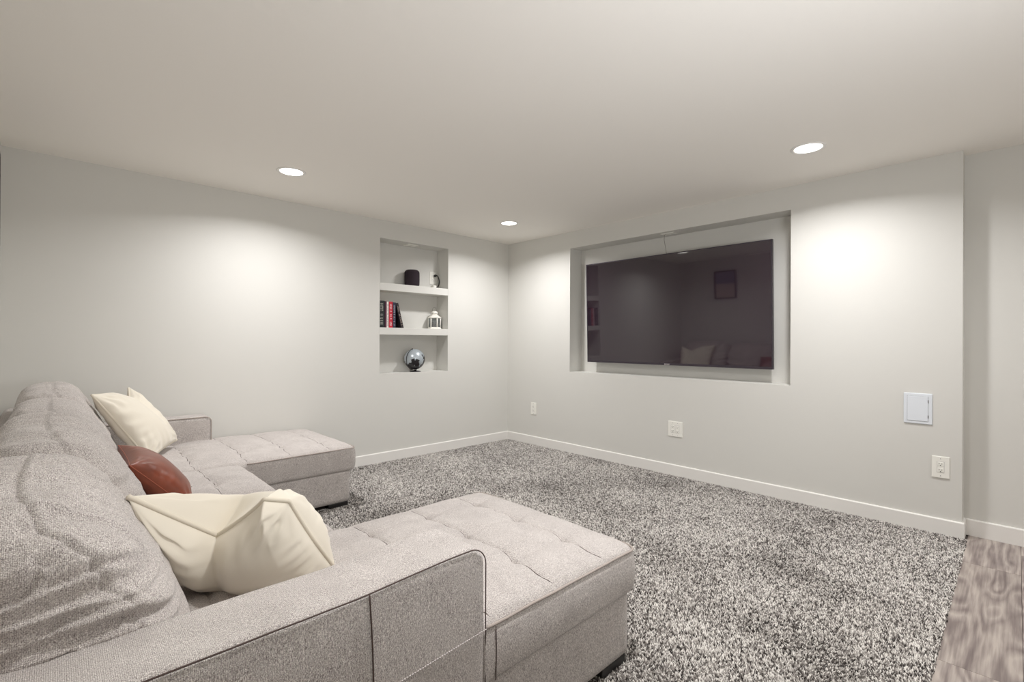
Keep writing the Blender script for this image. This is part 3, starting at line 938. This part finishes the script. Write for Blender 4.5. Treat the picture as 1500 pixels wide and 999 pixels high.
def panel():
    t = thing('access_panel', 'square white plastic access panel above the right double socket outlet', 'panel', (XT, 0.449, 0.797))
    y0, y1, z0, z1 = 0.376, 0.522, 0.697, 0.898
    box('frame', M_panelw, XT - 0.007, XT, y0, y1, z0, z1, 0.004, t)
    box('gap', M_hinge, XT - 0.0076, XT - 0.006, y0 + 0.020, y1 - 0.018, z0 + 0.018, z1 - 0.018, 0, t)
    d = box('door', M_panelw, XT - 0.0095, XT - 0.006, y0 + 0.0215, y1 - 0.0195, z0 + 0.0195, z1 - 0.0195, 0.0012, t)
    for zz in (z0 + 0.040, z1 - 0.062): box('hinge', M_slot, XT - 0.0098, XT - 0.007, y0 + 0.0192, y0 + 0.0228, zz, zz + 0.020, 0, d)
panel()

# plug, adapter and cord at the niche outlet
def adapter():
    t = thing('power_adapter', 'white power adapter with black plug and looping black cord on the upper shelf', 'power adapter', (3.13, 4.58, 1.812))
    box('adapter_body', M_plastic, 3.110, 3.155, 4.560, 4.612, 1.8122, 1.858, 0.006, t)
    bm = bmesh.new(); lathe(bm, [(0.012, -0.006), (0.014, -0.016), (0.014, -0.034), (0.009, -0.042)], (3.158, 4.62, 1.972), axis='y', seg=14)
    link('plug', from_bm(bm), M_black, t)
    c = []
    for a in np.linspace(0, 1, 24):
        ang = PI / 2 - a * PI * 1.05
        c.append((3.158 + 0.034 * math.cos(ang), 4.572 - 0.01 * a, 1.905 + 0.070 * math.sin(ang)))
    c = [(3.158, 4.582, 1.972)] + c[1:]
    c += [(3.150, 4.575, 1.832)]
    tube_obj('cord', M_black, c, 0.0055, t, seg=8)
adapter()

# ------------------------------------------------------------------ things on the shelves
def speaker():
    t = thing('smart_speaker', 'rounded black mesh fabric speaker on the upper niche shelf', 'speaker', (2.808, 4.525, 1.812))
    m = mat('speaker_mesh', (52, 44, 50), 0.85, spec=0.2)
    tc = nd(m, 'ShaderNodeTexCoord'); v = nd(m, 'ShaderNodeTexVoronoi'); v.inputs['Scale'].default_value = 260
    ln(m, tc.outputs['Object'], v.inputs['Vector']); bump(m, v.outputs[0], 0.5, 0.003)
    bm = bmesh.new()
    R_, Hh, rr = 0.080, 0.182, 0.034
    prof = [(0.001, 0.004)]
    for a in np.linspace(-PI / 2, 0, 9): prof.append((R_ - rr * 0.7 + rr * 0.7 * math.cos(a), 0.004 + rr * 0.7 + rr * 0.7 * math.sin(a)))
    for z in (0.07, 0.11): prof.append((R_ + 0.001, z))
    for a in np.linspace(0, PI / 2, 10): prof.append((R_ - rr + rr * math.cos(a), Hh - rr + rr * math.sin(a)))
    prof.append((0.001, Hh))
    lathe(bm, prof, (2.808, 4.525, 1.812), seg=48)
    link('mesh_body', from_bm(bm), m, t)
    bm = bmesh.new(); lathe(bm, [(0.045, 0.0), (0.048, 0.005)], (2.808, 4.525, 1.8121), seg=32)
    link('rubber_base', from_bm(bm), M_black, t)
    bm = bmesh.new(); lathe(bm, [(0.030, 0.0), (0.030, 0.0012)], (2.808, 4.525, 1.812 + Hh - 0.0004), seg=32)
    link('touch_panel', from_bm(bm), mat('glossy_black', (20, 20, 24), 0.1), t)
speaker()

def book(x0, wd, h, d, rgb, ink, label, lean=0.0, seed=0, marks=True, y_front=4.432, zb=1.3602):
    t = thing('book', label, 'book', (x0 + wd / 2, y_front + d / 2, zb), 'books on the lower shelf')
    Mx = Matrix.Translation((x0 + wd, y_front, zb)) @ Matrix.Rotation(-lean, 4, 'Y') @ Matrix.Translation((-wd, 0, 0))
    mc = mat('book_cover', rgb, 0.5)
    def mk(nm, m, L, par, bev=0):
        bm = bmesh.new()
        for b in L: bx(bm, *b, bev)
        me = from_bm(bm, nm); me.transform(Mx)
        return link(nm, me, m, par, False)
    c = mk('cover', mc, [(0, wd, 0, 0.003, 0, h), (0, 0.0025, 0, d, 0, h), (wd - 0.0025, wd, 0, d, 0, h)], t, 0.0006)
    mk('pages', mat('paper', (228, 220, 202), 0.9), [(0.0026, wd - 0.0026, 0.0031, d - 0.004, 0.003, h - 0.003)], t)
    if marks:
        rr = random.Random(seed)
        L = []
        z = 0.022
        sw = wd * 0.24
        while z < h - 0.03:
            g = rr.uniform(0.006, 0.011)
            if rr.random() < 0.80:
                # blocky illegible letter strokes running up the spine
                L.append((wd * 0.5 - sw, wd * 0.5 + sw, -0.0008, 0.0, z, z + 0.002))
                if rr.random() < 0.6: L.append((wd * 0.5 - sw, wd * 0.5 + sw, -0.0008, 0.0, z + g - 0.0035, z + g - 0.0015))
                xx = rr.choice([-sw, 0, sw * 0.6])
                L.append((wd * 0.5 + xx, wd * 0.5 + xx + sw * 0.4, -0.0008, 0.0, z, z + g - 0.002))
            z += g + 0.003
        mk('spine_lettering', mat('spine_ink', ink, 0.6), L, c)
    return t
book(2.3640, 0.067, 0.272, 0.17, (34, 38, 40), (190, 188, 180), 'thick black book with pale spine lettering, first at the niche side wall', seed=1)
book(2.4325, 0.020, 0.268, 0.17, (70, 26, 48), (120, 60, 90), 'thin dark maroon book between the thick black book and the white book', seed=2, marks=False)
book(2.4535, 0.024, 0.266, 0.165, (232, 222, 218), (150, 120, 120), 'thin white book left of the red book', seed=3)
book(2.4790, 0.045, 0.268, 0.165, (190, 36, 56), (244, 226, 226), 'red book with white spine lettering', seed=4)
book(2.5255, 0.033, 0.262, 0.165, (44, 44, 66), (190, 186, 196), 'navy book with pale lettering right of the red book', seed=5)
book(2.6240, 0.030, 0.268, 0.165, (40, 34, 38), (180, 160, 150), 'black book leaning against the upright books, last in the row', lean=0.255, seed=6, zb=1.3612)

def lantern():
    cx, cy, zb = 3.115, 4.545, 1.3602
    t = thing('candle_lantern', 'small white metal candle lantern with domed top and wire handle', 'lantern', (cx, cy, zb))
    mw = mat('white_enamel', (240, 238, 230), 0.35)
    glass = mat('lantern_glass', (235, 240, 240), 0.05)
    bsdf(glass).inputs['Transmission Weight'].default_value = 0.95
    rad, seg = 0.071, 6
    rot0 = math.radians(22)
    def hexa(bm, r0, r1, z0, z1):
        A = [bm.verts.new((cx + r0 * math.cos(rot0 + 2 * PI * k / seg), cy + r0 * math.sin(rot0 + 2 * PI * k / seg), zb + z0)) for k in range(seg)]
        B = [bm.verts.new((cx + r1 * math.cos(rot0 + 2 * PI * k / seg), cy + r1 * math.sin(rot0 + 2 * PI * k / seg), zb + z1)) for k in range(seg)]
        for k in range(seg): bm.faces.new((A[k], A[(k + 1) % seg], B[(k + 1) % seg], B[k]))
        bm.faces.new(A[::-1]); bm.faces.new(B)
    bm = bmesh.new(); hexa(bm, rad * 1.10, rad * 1.10, 0, 0.008); hexa(bm, rad * 1.04, rad * 0.98, 0.008, 0.022)
    link('base', from_bm(bm), mw, t, False)
    for k in range(seg):
        a = rot0 + 2 * PI * k / seg
        p = (cx + rad * math.cos(a) * 0.95, cy + rad * math.sin(a) * 0.95)
        tube_obj('corner_post', mw, [(p[0], p[1], zb + 0.02), (p[0], p[1], zb + 0.128)], 0.0065, t, seg=6)
        b = rot0 + 2 * PI * (k + 0.5) / seg
        q = rad * 0.95 * math.cos(PI / seg)
        P0 = Vector((cx + q * math.cos(b), cy + q * math.sin(b), zb + 0.074))
        tx = Vector((-math.sin(b), math.cos(b), 0))
        hw = rad * 0.95 * math.sin(PI / seg) * 0.92
        bm = bmesh.new()
        nn = Vector((math.cos(b), math.sin(b), 0)) * 0.001
        vs = []
        for s in (-1, 1):
            for (aa, bb) in ((-1, -1), (1, -1), (1, 1), (-1, 1)):
                vs.append(bm.verts.new(P0 + tx * hw * aa + Vector((0, 0, 0.053 * bb)) + nn * s))
        bm.faces.new(vs[:4]); bm.faces.new(vs[4:])
        for k2 in range(4): bm.faces.new((vs[k2], vs[(k2 + 1) % 4], vs[4 + (k2 + 1) % 4], vs[4 + k2]))
        link('glass_pane', from_bm(bm), glass, t, False)
    bm = bmesh.new(); lathe(bm, [(0.028, 0.022), (0.028, 0.075), (0.024, 0.078)], (cx, cy, zb), seg=20)
    link('candle', from_bm(bm), mat('wax_grey', (150, 145, 142), 0.5), t)
    bm = bmesh.new()
    hexa(bm, rad * 1.06, rad * 1.14, 0.122, 0.128); hexa(bm, rad * 1.14, rad * 0.50, 0.128, 0.160); hexa(bm, rad * 0.5, rad * 0.40, 0.160, 0.168)
    link('roof', from_bm(bm), mw, t, False)
    bm = bmesh.new()
    lathe(bm, [(0.030, 0.166), (0.036, 0.176), (0.037, 0.186), (0.032, 0.196), (0.020, 0.202), (0.004, 0.204)], (cx, cy, zb), seg=24)
    link('dome', from_bm(bm), mw, t)
    boxes('vent_hole', M_slot, [(cx + 0.036 * math.cos(a) - 0.003, cx + 0.036 * math.cos(a) + 0.003, cy + 0.036 * math.sin(a) - 0.003, cy + 0.036 * math.sin(a) + 0.003, zb + 0.174, zb + 0.180) for a in [rot0 + k * PI / 3 for k in range(6)]], t)
    ring = []
    for a in np.linspace(-0.15 * PI, 1.15 * PI, 24):
        ring.append((cx + 0.030 * math.cos(a) * 0.9, cy + 0.002, zb + 0.212 + 0.034 * math.sin(a)))
    tube_obj('handle', mat('wire_grey', (150, 145, 142), 0.35, metal=0.8), ring, 0.0018, t)
lantern()

def globe():
    cx, cy, cz, r = 2.823, 4.492, 1.028, 0.111
    t = thing('desk_globe', 'black and silver desk globe on the bottom of the wall niche', 'globe', (cx, cy, 0.893))
    m = mat('globe_map', (26, 24, 30), 0.28, spec=0.6)
    n1 = noise_tex(m, 9.5, 6, 0.62, dist=0.5)
    rp = nd(m, 'ShaderNodeValToRGB'); rp.color_ramp.interpolation = 'CONSTANT'
    rp.color_ramp.elements[0].color = (0, 0, 0, 1); rp.color_ramp.elements[1].position = 0.475; rp.color_ramp.elements[1].color = (1, 1, 1, 1)
    # landmass mostly in one quarter of the ball, ocean elsewhere
    tc = nd(m, 'ShaderNodeTexCoord'); sep = nd(m, 'ShaderNodeVectorMath', operation='DOT_PRODUCT')
    ln(m, tc.outputs['Object'], sep.inputs[0]); sep.inputs[1].default_value = (-0.9, -0.6, 1.7)
    ma = nd(m, 'ShaderNodeMath', operation='MULTIPLY_ADD'); ma.inputs[1].default_value = 0.85; ln(m, sep.outputs['Value'], ma.inputs[0])
    ln(m, n1.outputs[0], ma.inputs[2])
    of = nd(m, 'ShaderNodeMath', operation='SUBTRACT'); of.inputs[1].default_value = 0.235; ln(m, ma.outputs[0], of.inputs[0])
    ln(m, of.outputs[0], rp.inputs[0])
    mx = nd(m, 'ShaderNodeMix', data_type='RGBA')
    ln(m, rp.outputs[0], mx.inputs[0])
    mx.inputs[6].default_value = lin((24, 20, 26)); mx.inputs[7].default_value = lin((176, 184, 190))
    ln(m, mx.outputs[2], bsdf(m).inputs['Base Color'])
    mm = nd(m, 'ShaderNodeMath', operation='MULTIPLY'); mm.inputs[1].default_value = 0.3
    ln(m, rp.outputs[0], mm.inputs[0]); ln(m, mm.outputs[0], bsdf(m).inputs['Metallic'])
    bm = bmesh.new(); bmesh.ops.create_uvsphere(bm, u_segments=48, v_segments=28, radius=r, matrix=Matrix.Translation((cx, cy, cz)))
    g = link('ball', from_bm(bm), m, t)
    ax = Vector((-0.30, -0.10, 0.95)).normalized()
    bd = mat('globe_metal', (60, 56, 58), 0.3, metal=0.7)
    # half meridian arc from pole to pole behind the ball
    side = ax.cross(Vector((0.2, -1, 0))).normalized()
    arc = []
    for a in np.linspace(-PI / 2, PI / 2, 30):
        d = ax * math.sin(a) + (-side) * math.cos(a)
        arc.append(Vector((cx, cy, cz)) + d * (r + 0.007))
    zl = min(p.z for p in arc)
    tube_obj('meridian_arc', bd, arc, 0.003, t, seg=8)
    tube_obj('pivot', bd, [Vector((cx, cy, cz)) + ax * (r - 0.002), Vector((cx, cy, cz)) + ax * (r + 0.014)], 0.005, t, seg=10)
    bm = bmesh.new()
    lathe(bm, [(0.060, 0.0), (0.060, 0.005), (0.045, 0.009), (0.012, 0.013), (0.008, 0.022)], (cx + 0.012, cy, 0.8932), seg=32)
    link('stand_base', from_bm(bm), bd, t)
    low = min(arc, key=lambda p: p.z)
    tube_obj('stem', bd, [Vector((cx + 0.012, cy, 0.905)), low], 0.005, t, seg=8)
globe()

# framed picture on the left wall (seen reflected in the television)
def picture():
    y0, y1, z0, z1 = 3.375, 3.75, 1.72, 2.21
    t = thing('picture_frame', 'thin dark framed picture on the wall above the sofa, reflected in the television', 'picture', (XL, (y0 + y1) / 2, z0))
    fm = mat('dark_frame', (30, 24, 24), 0.4)
    b = 0.018
    bm = bmesh.new(); rect_ring(bm, 'x', XL + 0.0005, XL + 0.034, y0, y1, z0, z1, b)
    link('frame', from_bm(bm), fm, t, False)
    m = mat('picture_print', (150, 150, 150), 0.4)
    tc = nd(m, 'ShaderNodeTexCoord'); sp = nd(m, 'ShaderNodeSeparateXYZ'); ln(m, tc.outputs['Object'], sp.inputs[0])
    mr = nd(m, 'ShaderNodeMapRange'); mr.inputs[1].default_value = 0.0; mr.inputs[2].default_value = 0.5
    ln(m, sp.outputs[2], mr.inputs[0])
    rp = ramp(m, mr.outputs[0], [(0.0, (196, 180, 168)), (0.5, (176, 164, 158)), (0.56, (104, 112, 142)), (1.0, (132, 138, 158))])
    ln(m, rp.outputs[0], bsdf(m).inputs['Base Color'])
    box('print', m, XL + 0.002, XL + 0.012, y0 + b, y1 - b, z0 + b, z1 - b, 0, t)
picture()

# tiny repeated marks that are joined into one part each
for o in S.objects:
    if o.name.split('.')[0] in ('crease_stitching', 'dashed_stitching', 'slots', 'screw', 'spine_lettering', 'vent_hole', 'cushion_stitching'):
        o['kind'] = 'stuff'
